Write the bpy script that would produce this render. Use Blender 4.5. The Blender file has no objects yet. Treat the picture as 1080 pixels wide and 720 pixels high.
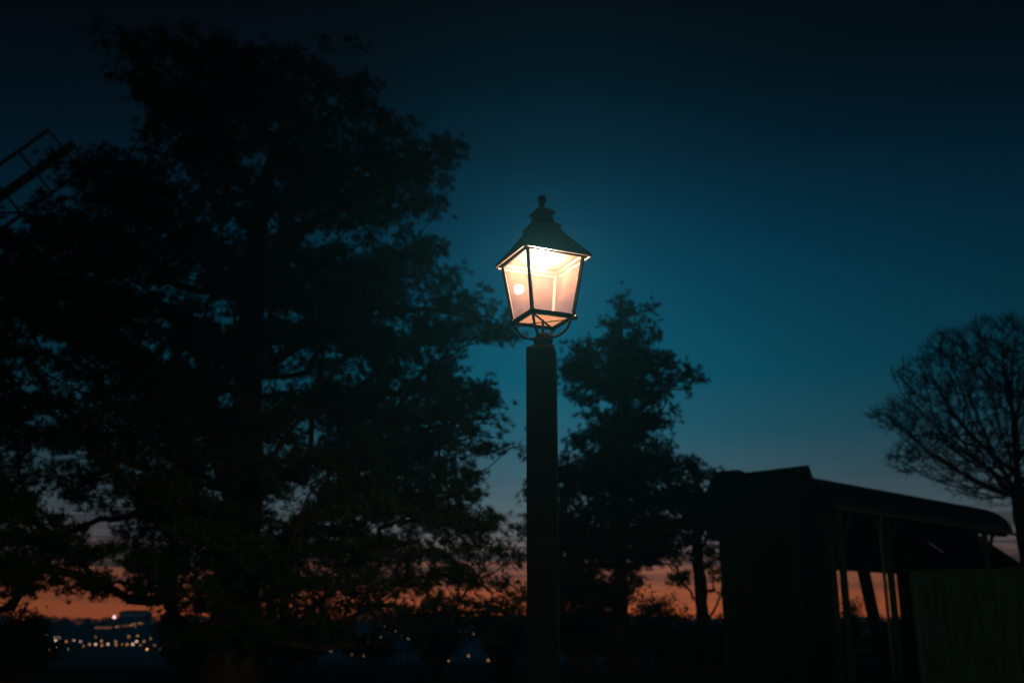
import bpy, math, random
import numpy as np
from mathutils import Vector, Matrix
from mathutils.kdtree import KDTree

random.seed(7)
rng = np.random.default_rng(7)
SC = bpy.context.scene
COL = SC.collection
rad = math.radians

# ------------------------------------------------------------------ camera
F = 1050.0
PITCH = math.atan(290 / F)
CAMZ = 1.6
cp, sp = math.cos(PITCH), math.sin(PITCH)

def P(px, py, D):
    """world point on the ray of photo pixel (1080x720) at ground distance Y = D"""
    x = (px - 540) / F; y = (360 - py) / F
    d = Vector((x, cp - y * sp, sp + y * cp))
    return Vector((0, 0, CAMZ)) + d * (D / d.y)

cam = bpy.data.cameras.new('camera')
cam.sensor_width = 36; cam.lens = 35; cam.clip_start = 0.1; cam.clip_end = 6000
cam.dof.use_dof = True; cam.dof.focus_distance = 6.35; cam.dof.aperture_fstop = 1.4
cam.dof.aperture_blades = 7
co = bpy.data.objects.new('camera', cam); COL.objects.link(co)
co.location = (0, 0, CAMZ); co.rotation_euler = (math.pi / 2 + PITCH, 0, 0)
SC.camera = co

# ------------------------------------------------------------------ helpers
def tag(o, label=None, cat=None, group=None, kind=None):
    if label: o['label'] = label
    if cat: o['category'] = cat
    if group: o['group'] = group
    if kind: o['kind'] = kind
    return o

def empty(name, loc, label, cat, group=None):
    o = bpy.data.objects.new(name, None); COL.objects.link(o); o.location = loc
    o.empty_display_size = 0.2
    return tag(o, label, cat, group)

class MB:
    def __init__(s): s.v = []; s.f = []; s.m = []
    def add(s, vs, fs, mi=0):
        b = len(s.v); s.v.extend([tuple(v) for v in vs])
        for f in fs: s.f.append(tuple(b + i for i in f)); s.m.append(mi)
    def box(s, c, size, R=None, mi=0):
        hx, hy, hz = size[0] / 2, size[1] / 2, size[2] / 2
        vs = [Vector((x, y, z)) for x in (-hx, hx) for y in (-hy, hy) for z in (-hz, hz)]
        if R is not None: vs = [R @ v for v in vs]
        vs = [v + Vector(c) for v in vs]
        s.add(vs, [(0, 1, 3, 2), (4, 6, 7, 5), (0, 4, 5, 1), (2, 3, 7, 6), (0, 2, 6, 4), (1, 5, 7, 3)], mi)
    def beam(s, a, b, w, h, mi=0, up=Vector((0, 0, 1))):
        a = Vector(a); b = Vector(b); d = (b - a); L = d.length; d.normalize()
        sd = d.cross(up)
        if sd.length < 1e-4: sd = Vector((1, 0, 0))
        sd.normalize(); u2 = sd.cross(d)
        R = Matrix((d, sd, u2)).transposed()
        s.box((a + b) / 2, (L, w, h), R, mi)
    def tube(s, pts, rs, n=6, mi=0, cap=True):
        pts = [Vector(p) for p in pts]; b = len(s.v)
        ref = Vector((0.13, 0.97, 0.21))
        for i, p in enumerate(pts):
            d = pts[min(i + 1, len(pts) - 1)] - pts[max(i - 1, 0)]
            if d.length < 1e-6: d = Vector((0, 0, 1))
            d.normalize()
            x = d.cross(ref)
            if x.length < 0.05: x = d.cross(Vector((1, 0, 0)))
            x.normalize(); y = d.cross(x)
            for k in range(n):
                a = 2 * math.pi * k / n
                s.v.append(tuple(p + (x * math.cos(a) + y * math.sin(a)) * rs[i]))
        for i in range(len(pts) - 1):
            for k in range(n):
                k2 = (k + 1) % n
                s.f.append((b + i * n + k, b + i * n + k2, b + (i + 1) * n + k2, b + (i + 1) * n + k)); s.m.append(mi)
        if cap:
            s.f.append(tuple(b + k for k in range(n))[::-1]); s.m.append(mi)
            e = b + (len(pts) - 1) * n
            s.f.append(tuple(e + k for k in range(n))); s.m.append(mi)
    def lathe(s, prof, n=24, c=(0, 0, 0), mi=0, rot=0.0):
        b = len(s.v)
        for r, z in prof:
            for k in range(n):
                a = rot + 2 * math.pi * k / n
                s.v.append((c[0] + r * math.cos(a), c[1] + r * math.sin(a), c[2] + z))
        for i in range(len(prof) - 1):
            for k in range(n):
                k2 = (k + 1) % n
                s.f.append((b + i * n + k, b + i * n + k2, b + (i + 1) * n + k2, b + (i + 1) * n + k)); s.m.append(mi)
        s.f.append(tuple(b + k for k in range(n))[::-1]); s.m.append(mi)
        e = b + (len(prof) - 1) * n
        s.f.append(tuple(e + k for k in range(n))); s.m.append(mi)
    def build(s, name, mats, parent=None, smooth=False, loc=None, bevel=0):
        me = bpy.data.meshes.new(name)
        me.from_pydata(s.v, [], s.f)
        for m in (mats if isinstance(mats, (list, tuple)) else [mats]): me.materials.append(m)
        if any(s.m): me.polygons.foreach_set('material_index', s.m)
        if smooth: me.polygons.foreach_set('use_smooth', [True] * len(s.f))
        me.update()
        o = bpy.data.objects.new(name, me); COL.objects.link(o)
        if loc is not None: o.location = loc
        if parent is not None: o.parent = parent
        if bevel:
            md = o.modifiers.new('bevel', 'BEVEL'); md.width = bevel; md.segments = 2; md.limit_method = 'ANGLE'
        return o

def tri_mesh(name, V, mat, parent=None, nv=3):
    """V: (n*nv,3) float array of separate faces"""
    me = bpy.data.meshes.new(name)
    n = len(V) // nv
    me.vertices.add(len(V)); me.vertices.foreach_set('co', V.astype(np.float32).ravel())
    me.loops.add(len(V)); me.loops.foreach_set('vertex_index', np.arange(len(V), dtype=np.int32))
    me.polygons.add(n); me.polygons.foreach_set('loop_start', np.arange(0, len(V), nv, dtype=np.int32))
    me.update(calc_edges=True); me.validate()
    me.materials.append(mat)
    o = bpy.data.objects.new(name, me); COL.objects.link(o)
    if parent is not None: o.parent = parent
    return o

# ------------------------------------------------------------------ materials
def mat(name, col, rough=0.8, nscale=None, col2=None, bump=0.0, metallic=0.0, detail=6, stretch=None, spec=0.3):
    m = bpy.data.materials.new(name); m.use_nodes = True
    nt = m.node_tree; b = nt.nodes['Principled BSDF']
    b.inputs['Base Color'].default_value = (*col, 1); b.inputs['Roughness'].default_value = rough
    b.inputs['Metallic'].default_value = metallic; b.inputs['Specular IOR Level'].default_value = spec
    if nscale:
        tc = nt.nodes.new('ShaderNodeTexCoord'); n = nt.nodes.new('ShaderNodeTexNoise')
        mp = nt.nodes.new('ShaderNodeMapping'); nt.links.new(tc.outputs['Object'], mp.inputs['Vector'])
        if stretch: mp.inputs['Scale'].default_value = stretch
        nt.links.new(mp.outputs[0], n.inputs['Vector'])
        n.inputs['Scale'].default_value = nscale; n.inputs['Detail'].default_value = detail
        r = nt.nodes.new('ShaderNodeValToRGB')
        r.color_ramp.elements[0].position = 0.35; r.color_ramp.elements[1].position = 0.68
        r.color_ramp.elements[0].color = (*col, 1); r.color_ramp.elements[1].color = (*(col2 or col), 1)
        nt.links.new(n.outputs['Fac'], r.inputs['Fac']); nt.links.new(r.outputs['Color'], b.inputs['Base Color'])
        if bump:
            bp = nt.nodes.new('ShaderNodeBump'); bp.inputs['Strength'].default_value = bump
            bp.inputs['Distance'].default_value = 0.02
            nt.links.new(n.outputs['Fac'], bp.inputs['Height']); nt.links.new(bp.outputs[0], b.inputs['Normal'])
    return m

M_needle = mat('pine_needles', (0.014, 0.05, 0.028), 0.7, 3.0, (0.03, 0.08, 0.045))
M_leaf = mat('shrub_leaves', (0.018, 0.055, 0.02), 0.7, 4.0, (0.035, 0.09, 0.03))
M_bark = mat('pine_bark', (0.022, 0.022, 0.017), 0.95, 5.0, (0.06, 0.052, 0.038), 0.8, stretch=(1, 1, 0.35))
M_bark2 = mat('grey_bark', (0.07, 0.065, 0.055), 0.95, 6.0, (0.14, 0.13, 0.11), 0.6, stretch=(1, 1, 0.3))
M_iron = mat('lantern_paint', (0.022, 0.032, 0.026), 0.45, 25, (0.045, 0.055, 0.042), 0.15, spec=0.5)
M_copper = mat('roof_copper', (0.05, 0.045, 0.035), 0.5, 14, (0.085, 0.065, 0.04), 0.2, spec=0.5)
M_post = mat('post_wood_paint', (0.07, 0.13, 0.14), 0.6, 3.5, (0.10, 0.18, 0.19), 0.08, stretch=(1, 1, 0.5))
M_board = mat('green_lit_boards', (0.008, 0.03, 0.018), 0.85, 6, (0.02, 0.085, 0.045), 0.7, stretch=(4, 4, 0.25))  # greenish light on the boards put into their colour
M_timber = mat('green_lit_timber', (0.015, 0.06, 0.035), 0.85, 6, (0.035, 0.13, 0.07), 0.5, stretch=(4, 4, 0.4))  # green comes from the light cast, painted into the timber colour
M_roof = mat('roofing_felt', (0.018, 0.045, 0.055), 0.55, 12, (0.035, 0.08, 0.10), 0.3)
M_fence = mat('green_lit_fence', (0.005, 0.036, 0.03), 0.85, 6, (0.012, 0.08, 0.065), 0.5, stretch=(4, 4, .3))  # green cast of the evening light painted into the fence colour
M_gpost = mat('green_lit_post', (0.03, 0.14, 0.075), 0.8, 5, (0.08, 0.24, 0.13), 0.4, stretch=(4, 4, .4))  # base colour carries the green light that falls on the posts
M_pipe = mat('green_lit_zinc', (0.16, 0.36, 0.16), 0.5, 14, (0.26, 0.5, 0.22), 0.1)  # green-lit look of the pipe put into its colour
M_ground = mat('grass_ground', (0.025, 0.045, 0.015), 0.95, 0.8, (0.06, 0.075, 0.03), 0.5)
M_hill = mat('far_land', (0.02, 0.03, 0.018), 1.0, 0.02, (0.04, 0.05, 0.03))
M_brick = mat('far_plaster', (0.25, 0.22, 0.26), 0.9, 0.6, (0.35, 0.32, 0.36))

def emit(name, col, s, sample=False):
    m = bpy.data.materials.new(name); m.use_nodes = True
    nt = m.node_tree; nt.nodes.clear()
    e = nt.nodes.new('ShaderNodeEmission'); e.inputs[0].default_value = (*col, 1); e.inputs[1].default_value = s
    o = nt.nodes.new('ShaderNodeOutputMaterial'); nt.links.new(e.outputs[0], o.inputs[0])
    if not sample:
        m.cycles.emission_sampling = 'NONE'
    return m

# frosted lantern glass: mostly clear, a little diffusing film, glossy on the face
FROST = 0.0088
def glass(name, col):
    m = bpy.data.materials.new(name); m.use_nodes = True
    nt = m.node_tree; nt.nodes.clear(); N = nt.nodes.new; L = nt.links.new
    tr = N('ShaderNodeBsdfTransparent'); df = N('ShaderNodeBsdfDiffuse'); tl = N('ShaderNodeBsdfTranslucent')
    gl = N('ShaderNodeBsdfGlossy'); gl.inputs['Roughness'].default_value = 0.04
    df.inputs[0].default_value = (*col, 1); tl.inputs[0].default_value = (*col, 1)
    tr.inputs[0].default_value = (0.97, 0.97, 0.97, 1)
    ns = N('ShaderNodeTexNoise'); ns.inputs['Scale'].default_value = 9; ns.inputs['Detail'].default_value = 5
    tc = N('ShaderNodeTexCoord'); L(tc.outputs['Object'], ns.inputs['Vector'])
    mr = N('ShaderNodeMapRange'); mr.inputs[1].default_value = .3; mr.inputs[2].default_value = .7
    mr.inputs[3].default_value = FROST * .7; mr.inputs[4].default_value = FROST * 1.3
    L(ns.outputs['Fac'], mr.inputs[0])
    a = N('ShaderNodeMixShader'); a.inputs[0].default_value = .5; L(df.outputs[0], a.inputs[1]); L(tl.outputs[0], a.inputs[2])
    b = N('ShaderNodeMixShader'); L(mr.outputs[0], b.inputs[0]); L(tr.outputs[0], b.inputs[1]); L(a.outputs[0], b.inputs[2])
    c = N('ShaderNodeMixShader'); c.inputs[0].default_value = 0.002
    L(b.outputs[0], c.inputs[1]); L(gl.outputs[0], c.inputs[2])
    o = N('ShaderNodeOutputMaterial'); L(c.outputs[0], o.inputs[0])
    return m
M_glass = glass('frosted_glass', (0.95, 0.66, 0.47))
M_bulb = emit('bulb_glow', (1.0, 0.53, 0.34), 13000, sample=True)
def smoked(name, col):
    m = bpy.data.materials.new(name); m.use_nodes = True
    nt = m.node_tree; nt.nodes.clear()
    t = nt.nodes.new('ShaderNodeBsdfTranslucent'); t.inputs[0].default_value = (*col, 1)
    o = nt.nodes.new('ShaderNodeOutputMaterial'); nt.links.new(t.outputs[0], o.inputs[0]); return m
M_opal = smoked('opal_bottom_glass', (0.0095, 0.007, 0.0052))
M_inner = mat('dimmed_paint', (0.0025, 0.0028, 0.0025), 0.7, 30, (0.004, 0.004, 0.0038), spec=0.1)  # dimness put into the colour: keeps lamplit frame and soffit from blowing out

# ------------------------------------------------------------------ world
W = bpy.data.worlds.new('World'); SC.world = W; W.use_nodes = True
nt = W.node_tree; nt.nodes.clear(); N = nt.nodes.new; L = nt.links.new
tc = N('ShaderNodeTexCoord'); sep = N('ShaderNodeSeparateXYZ'); L(tc.outputs['Generated'], sep.inputs[0])
def mth(op, a, b=None, clamp=False):
    n = N('ShaderNodeMath'); n.operation = op; n.use_clamp = clamp
    for i, v in enumerate((a, b)):
        if v is None: continue
        if isinstance(v, (int, float)): n.inputs[i].default_value = v
        else: L(v, n.inputs[i])
    return n.outputs[0]
def s2l(c):
    return tuple(((x / 255) / 12.92 if x / 255 <= 0.04045 else ((x / 255 + 0.055) / 1.055) ** 2.4) for x in c)
elev = mth('DIVIDE', mth('ARCSINE', sep.outputs['Z']), math.pi / 2)        # 0..1 = 0..90 deg
ramp = N('ShaderNodeValToRGB'); cr = ramp.color_ramp; cr.interpolation = 'LINEAR'
# dusk colours by elevation (degrees): (sRGB, gain)
stops = [(0.0, (172, 80, 34), 1.0), (1.4, (160, 80, 42), 1.0), (2.5, (142, 86, 62), 1.0), (3.4, (110, 88, 82), 1.0), (4.4, (92, 94, 96), 1.0),
         (5.8, (76, 94, 102), 1), (7.6, (56, 86, 98), 1), (10.0, (30, 80, 96), 1), (13.2, (4, 74, 94), 1),
         (18.6, (0, 58, 80), 1), (22.5, (0, 43, 63), 1), (26.0, (0, 28, 43), 1), (30.0, (0, 15, 25), 1), (34.0, (1, 7, 12), 1),
         (42.0, (1, 4, 7), 1)]
while len(cr.elements) < len(stops): cr.elements.new(0.5)
SCALE_E = 45.0
for e, (d, c, g) in zip(cr.elements, stops):
    e.position = d / SCALE_E; l = s2l(c); g = 1 + 1.25 * math.exp(-(d / 2.6)); e.color = (l[0] * g, l[1] * g, l[2] * g, 1)
L(mth('MULTIPLY', elev, 90.0 / SCALE_E, True), ramp.inputs[0])
# afterglow azimuth: the sky is brightest towards the set sun, darker to the sides, with an added halo lobe
az = mth('ARCTAN2', sep.outputs['X'], sep.outputs['Y'])
AZ0 = rad(5)
dz = mth('SUBTRACT', az, AZ0)
hz = mth('MULTIPLY', mth('MULTIPLY', dz, dz), 5.5)
lamp_halo = mth('ADD', az, -rad(2)); lamp_halo = mth('POWER', 2.718, mth('MULTIPLY', mth('MULTIPLY', lamp_halo, lamp_halo), -34.0))  # narrow lobe behind the lantern: its halo painted into the sky
fall = mth('MULTIPLY', mth('DIVIDE', 1.0, mth('ADD', 1.0, hz)), mth('ADD', 1.0, mth('MULTIPLY', lamp_halo, 0.42)))
low = mth('SUBTRACT', 1.0, mth('MULTIPLY', elev, 90 / 12.0), True)    # the low band glows more evenly
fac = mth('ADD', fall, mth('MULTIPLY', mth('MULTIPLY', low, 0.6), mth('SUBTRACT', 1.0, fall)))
# streaky clouds near the horizon
mp = N('ShaderNodeMapping'); mp.inputs['Scale'].default_value = (4, 4, 150); L(tc.outputs['Generated'], mp.inputs['Vector'])
cn = N('ShaderNodeTexNoise'); cn.inputs['Scale'].default_value = 1.0; cn.inputs['Detail'].default_value = 5; L(mp.outputs[0], cn.inputs['Vector'])
cm = N('ShaderNodeMapRange'); cm.inputs[1].default_value = .45; cm.inputs[2].default_value = .55; L(cn.outputs['Fac'], cm.inputs[0])
band = N('ShaderNodeValToRGB'); be = band.color_ramp
be.elements[0].position = 0.0; be.elements[0].color = (0.15,) * 3 + (1,)
be.elements[1].position = 1.0; be.elements[1].color = (0,) * 3 + (1,)
for p_, v_ in ((1.6 / 45, .35), (2.6 / 45, 1.0), (4.2 / 45, 1.0), (6.0 / 45, .25), (9 / 45, 0.0)):
    e = be.elements.new(p_); e.color = (v_,) * 3 + (1,)
L(mth('MULTIPLY', elev, 90.0 / SCALE_E, True), band.inputs[0])
cf = mth('MULTIPLY', mth('MULTIPLY', cm.outputs[0], band.outputs[0]), 0.9)
mixc = N('ShaderNodeMix'); mixc.data_type = 'RGBA'; L(cf, mixc.inputs['Factor'])
L(ramp.outputs[0], mixc.inputs['A']); mixc.inputs['B'].default_value = (*s2l((58, 52, 60)), 1)
# physical twilight sky added below it
sky = N('ShaderNodeTexSky'); sky.sky_type = 'NISHITA'; sky.sun_disc = False
sky.sun_elevation = rad(-3.0); sky.sun_rotation = rad(5)
sm = N('ShaderNodeVectorMath'); sm.operation = 'SCALE'; L(sky.outputs[0], sm.inputs[0]); sm.inputs['Scale'].default_value = 0.01
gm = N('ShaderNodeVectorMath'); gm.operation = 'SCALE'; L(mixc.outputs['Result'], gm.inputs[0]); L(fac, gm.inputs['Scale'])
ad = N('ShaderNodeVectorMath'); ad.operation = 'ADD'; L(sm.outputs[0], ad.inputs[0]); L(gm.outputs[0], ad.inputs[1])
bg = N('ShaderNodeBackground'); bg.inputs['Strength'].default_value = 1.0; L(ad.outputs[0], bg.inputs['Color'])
wo = N('ShaderNodeOutputWorld'); L(bg.outputs[0], wo.inputs['Surface'])

# ------------------------------------------------------------------ terrain
def sstep(a, b, x):
    t = min(1, max(0, (x - a) / (b - a))); return t * t * (3 - 2 * t)
def terrain(x, y):
    r = math.hypot(x, y); az_ = math.atan2(x, y)
    e = 35 + 12 * sstep(0.12, 0.32, az_) + 1.5 * math.sin(az_ * 9)
    if abs(az_) > 1.2: e += (abs(az_) - 1.2) * 60
    z = 0.05 * math.sin(x * .35) * math.sin(y * .28 + 1)
    z -= 14 * sstep(e, e + 70, r)
    z += 12.6 * sstep(250, 560, r)
    z += 1.0 * sstep(380, 560, r) * (math.sin(az_ * 7 + 1) * .6 + math.sin(az_ * 17) * .4)
    z -= 8 * sstep(600, 720, r)
    return z
g = MB(); radii = [0, 4, 8, 12, 16, 20, 24, 27, 30, 33, 36, 39, 42, 45, 48, 52, 57, 63, 70, 78, 88, 100, 115, 135, 160, 190, 225, 260, 300, 340, 380, 420, 460, 500, 540, 570, 600, 640, 680, 720]
nA = 144
for r in radii:
    for k in range(nA):
        a = 2 * math.pi * k / nA; x, y = r * math.sin(a), r * math.cos(a)
        g.v.append((x, y, terrain(x, y)))
for i in range(len(radii) - 1):
    for k in range(nA):
        k2 = (k + 1) % nA
        g.f.append((i * nA + k, (i + 1) * nA + k, (i + 1) * nA + k2, i * nA + k2)); g.m.append(1 if radii[i] >= 100 else 0)
tag(g.build('ground', [M_ground, M_hill], smooth=True), kind='structure')

# grass on the brow of the hill
V = []
for i in range(26000):
    az_ = random.uniform(-0.62, 0.62); r = random.uniform(17, 50)
    x, y = r * math.sin(az_), r * math.cos(az_); z = terrain(x, y)
    if z < -1.5: continue
    h = random.uniform(.06, .22) * (1.6 if random.random() < .08 else 1); a = random.uniform(0, 6.28); w = random.uniform(.008, .02)
    lx, ly = random.gauss(0, .05), random.gauss(0, .05)
    V += [(x - w * math.cos(a), y - w * math.sin(a), z - .01), (x + w * math.cos(a), y + w * math.sin(a), z - .01), (x + lx, y + ly, z + h)]
tag(tri_mesh('grass', np.array(V), M_leaf), 'dark uncut grass covering the brow of the hill', 'grass', kind='stuff')

# far wood on the crest
V = []
for i in range(2600):
    az_ = random.uniform(-0.75, 0.75); r = random.uniform(500, 575)
    x, y = r * math.sin(az_), r * math.cos(az_); z = terrain(x, y)
    h = random.uniform(2.0, 5.0) * (0.8 + .35 * math.sin(az_ * 23) * math.sin(az_ * 9)); w = random.uniform(1.2, 3.2)
    for k in range(22):
        c = np.array([x, y, z]) + np.array([random.gauss(0, w * .45), random.gauss(0, w * .45), h * random.random() ** .7])
        d = rng.normal(size=(3, 3)) * .45
        V += [tuple(c + d[0]), tuple(c + d[1]), tuple(c + d[2])]
tag(tri_mesh('distant_wood', np.array(V), M_leaf), 'dark wooded ridge far across the valley along the horizon', 'wood', kind='stuff')

# ------------------------------------------------------------------ foliage
def needle_tufts(centers, dirs, n, ln, w):
    """stars of narrow triangles: centers (k,3), dirs (k,3)"""
    k = len(centers)
    C = np.repeat(centers, n, 0); Dd = np.repeat(dirs, n, 0)
    R = rng.normal(size=(k * n, 3)); R /= np.linalg.norm(R, axis=1, keepdims=True)
    D = R * 0.85 + Dd * 0.75; D /= np.linalg.norm(D, axis=1, keepdims=True)
    S = np.cross(D, rng.normal(size=D.shape)); S /= np.linalg.norm(S, axis=1, keepdims=True) + 1e-9
    ll = ln * rng.uniform(.7, 1.15, (k * n, 1)); ww = w * rng.uniform(.7, 1.3, (k * n, 1))
    tip = C + D * ll; mid = C + D * ll * .45
    out = np.empty((k * n, 4, 3)); out[:, 0] = C; out[:, 1] = mid + S * ww; out[:, 2] = tip; out[:, 3] = mid - S * ww
    return out.reshape(-1, 3)

def inpoly(x, y, poly):
    c = False; j = len(poly) - 1
    for i in range(len(poly)):
        xi, yi = poly[i]; xj, yj = poly[j]
        if (yi > y) != (yj > y) and x < (xj - xi) * (y - yi) / (yj - yi) + xi: c = not c
        j = i
    return c
def edge_dist(x, y, poly):
    best = 1e9
    for i in range(len(poly)):
        ax, ay = poly[i - 1]; bx, by = poly[i]
        dx, dy = bx - ax, by - ay; t = max(0, min(1, ((x - ax) * dx + (y - ay) * dy) / (dx * dx + dy * dy + 1e-9)))
        best = min(best, math.hypot(x - ax - t * dx, y - ay - t * dy))
    return best

def smooth_path(pts, n=4):
    out = []
    for i in range(len(pts) - 1):
        p0 = pts[max(i - 1, 0)]; p1 = pts[i]; p2 = pts[i + 1]; p3 = pts[min(i + 2, len(pts) - 1)]
        for k in range(n):
            t = k / n
            out.append(0.5 * ((2 * p1) + (p2 - p0) * t + (2 * p0 - 5 * p1 + 4 * p2 - p3) * t * t + (3 * p1 - p0 - 3 * p2 + p3) * t ** 3))
    out.append(pts[-1]); return out

def pine(name, label, cat, D, trunk, poly, gaps, limbs, nb, nt_, depth, bough=(0.55, 0.95), flat=.33, tuft=.13, needles=12, nw=.011, edge=9, group=None, minz=0.3):
    """trunk/limbs: lists of (px, py, dD, radius); poly, gaps in photo pixels at distance D"""
    mpp = D / cp / F
    base = P(trunk[0][0], trunk[0][1], D + trunk[0][2])
    bz = terrain(base.x, base.y)
    root = empty(name, (base.x, base.y, bz), label, cat, group)
    Minv = -Vector(root.location)
    tb = MB()
    tp = [P(a, b, D + c) for a, b, c, r in trunk]; tr_ = [r for *_, r in trunk]
    foot = Vector((tp[0].x, tp[0].y, bz - .1))
    tp = [foot] + tp; tr_ = [tr_[0] * 1.35] + tr_
    sp_ = smooth_path([Vector((*p, r)) for p, r in zip(tp, tr_)], 5)
    nodes = []; par = []; load = []; trunkn = []
    tpts = [Vector(p[:3]) + Minv + Vector((random.gauss(0, .012), random.gauss(0, .012), 0)) for p in sp_]
    tb.tube(tpts, [max(p[3] * random.uniform(.93, 1.07), .02) for p in sp_], 14)
    for i, p in enumerate(tpts):
        if p.z > 1.2: nodes.append(p); par.append(-1); load.append(0); trunkn.append(True)
    for lm in limbs:
        lp = smooth_path([Vector((*P(a, b, D + c), r)) for a, b, c, r in lm], 5)
        q = [Vector(p[:3]) + Minv + Vector((random.gauss(0, .03),) * 3) for p in lp]
        tb.tube(q, [max(p[3], .012) for p in lp], 8)
        for i, p in enumerate(q[2:]): nodes.append(p); par.append(-1); load.append(0); trunkn.append(True)
    # boughs
    xs = [p[0] for p in poly]; ys = [p[1] for p in poly]; cx = (min(xs) + max(xs)) / 2
    B = []; tries = 0
    while len(B) < nb and tries < nb * 60:
        tries += 1
        x = random.uniform(min(xs), max(xs)); y = random.uniform(min(ys), max(ys))
        if not inpoly(x, y, poly): continue
        ed = edge_dist(x, y, poly)
        if ed < edge: continue
        ok = True
        for gx, gy, gr, keep in gaps:
            if math.hypot((x - gx), (y - gy) * 1.3) < gr and random.random() > keep: ok = False; break
        if not ok: continue
        rel = min(1, ed / 120)
        dd = random.uniform(-1, 1) * depth * (0.25 + .75 * math.sqrt(rel))
        # keep the boughs from different rows apart
        B.append((P(x, y, D) + Vector((0, 0, 0)), dd, ed))
    cen = []
    for p, dd, ed in B:
        d = (p - Vector((0, 0, CAMZ))); q = Vector((0, 0, CAMZ)) + d * ((D + dd) / D)
        if q.z < minz: continue
        cen.append((q + Minv, ed))
    axis = lambda z: min(tpts, key=lambda t: abs(t.z - z))
    cen.sort(key=lambda c: (c[0] - axis(c[0].z)).length)
    attach = []
    for q, ed in cen:
        best = None; bc = 1e9
        ax_ = axis(q.z); rq = (Vector((q.x - ax_.x, q.y - ax_.y, 0))).length
        for i, nd in enumerate(nodes):
            d = q - nd; dl = d.length
            if dl < .25: continue
            pen = max(0, nd.z - q.z + .1) * 1.2 + (0.0 if not trunkn[i] else .35)
            c = dl + pen
            if c < bc: bc = c; best = i
        nd = nodes[best]; d = q - nd
        m1 = nd + d * .5 + Vector((random.gauss(0, .06), random.gauss(0, .06), random.gauss(.0, .05) - .04 * d.length)) * d.length ** .5
        nodes.append(m1); par.append(best); load.append(0); trunkn.append(False); mi_ = len(nodes) - 1
        nodes.append(q); par.append(mi_); load.append(1); trunkn.append(False)
    for i in range(len(nodes) - 1, -1, -1):
        if par[i] >= 0: load[par[i]] += load[i]
    rr = lambda l: 0.011 * max(1, l) ** .52
    for i in range(len(nodes)):
        if par[i] >= 0:
            a, b = nodes[par[i]], nodes[i]
            tb.tube([a, b], [rr(load[i]) * 1.08, rr(load[i])], 5, cap=False)
    # needle tufts on short twigs of each bough
    CC = []; DD = []
    for i in range(len(nodes)):
        if par[i] < 0 or trunkn[i] or nodes[i] is None: continue
    for q, ed in cen:
        ax_ = axis(q.z); out = Vector((q.x - ax_.x, q.y - ax_.y, 0))
        out = out.normalized() if out.length > .1 else Vector((1, 0, 0))
        out = (out + Vector((random.gauss(0, .35), random.gauss(0, .35), 0))).normalized()
        side = Vector((-out.y, out.x, 0))
        L_ = random.uniform(*bough) * (0.62 if ed < 28 else 1.0); Wd = L_ * .62; Hh = L_ * flat
        k = int(nt_ * (L_ / bough[1]) ** 2 * random.uniform(.7, 1.2))
        tl = random.gauss(.12, .18)
        nsub = max(3, int(k / 9))
        subs = []
        for s_ in range(nsub):
            while True:
                a, b, c = random.uniform(-1, 1), random.uniform(-1, 1), random.uniform(-1, 1)
                if a * a + b * b + c * c < 1: break
            pt = q + out * a * L_ + side * b * Wd + Vector((0, 0, c * Hh + tl * a * L_))
            subs.append(pt)
            if True:
                tb.tube([q, q.lerp(pt, .5) + Vector((0, 0, -.04)), pt], [.012, .009, .006], 3, cap=False)
        for j in range(k):
            s_ = random.choice(subs)
            pt = s_ + Vector((random.gauss(0, 1.0), random.gauss(0, 1.0), random.gauss(0, .75))) * tuft * .78
            CC.append(pt); DD.append((out * .6 + Vector((random.gauss(0, .3), random.gauss(0, .3), .7))).normalized())
    CC = np.array([tuple(c) for c in CC]); DD = np.array([tuple(c) for c in DD])
    tb.build('trunk', M_bark, root, smooth=True)
    tri_mesh('crown', needle_tufts(CC, DD, needles, tuft, nw), M_needle, root, nv=4)
    return root

# --- the large pine left of the lamp
poly1 = [(112, 22), (135, 32), (160, 34), (185, 16), (205, 22), (225, 34), (250, 26), (275, 36), (285, 62), (305, 42), (330, 34), (352, 40), (372, 22), (392, 44),
         (396, 92), (388, 112), (408, 108), (430, 122), (462, 134), (484, 150), (490, 178), (468, 196), (484, 214), (470, 236), (446, 240), (462, 262),
         (488, 276), (486, 296), (508, 306), (534, 330), (548, 352), (520, 368), (488, 372), (476, 384), (512, 394), (532, 420), (522, 438), (548, 452), (556, 474), (534, 492),
         (512, 486), (500, 500), (520, 516), (514, 536), (540, 548), (556, 590), (556, 668), (500, 668), (450, 676), (400, 684), (330, 690), (250, 690),
         (190, 684), (165, 648), (120, 630), (90, 640), (40, 642), (0, 655), (-60, 650), (-60, 205), (0, 212), (30, 204), (60, 190), (72, 168), (100, 152), (128, 158), (148, 148),
         (146, 128), (128, 110), (118, 80)]
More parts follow.
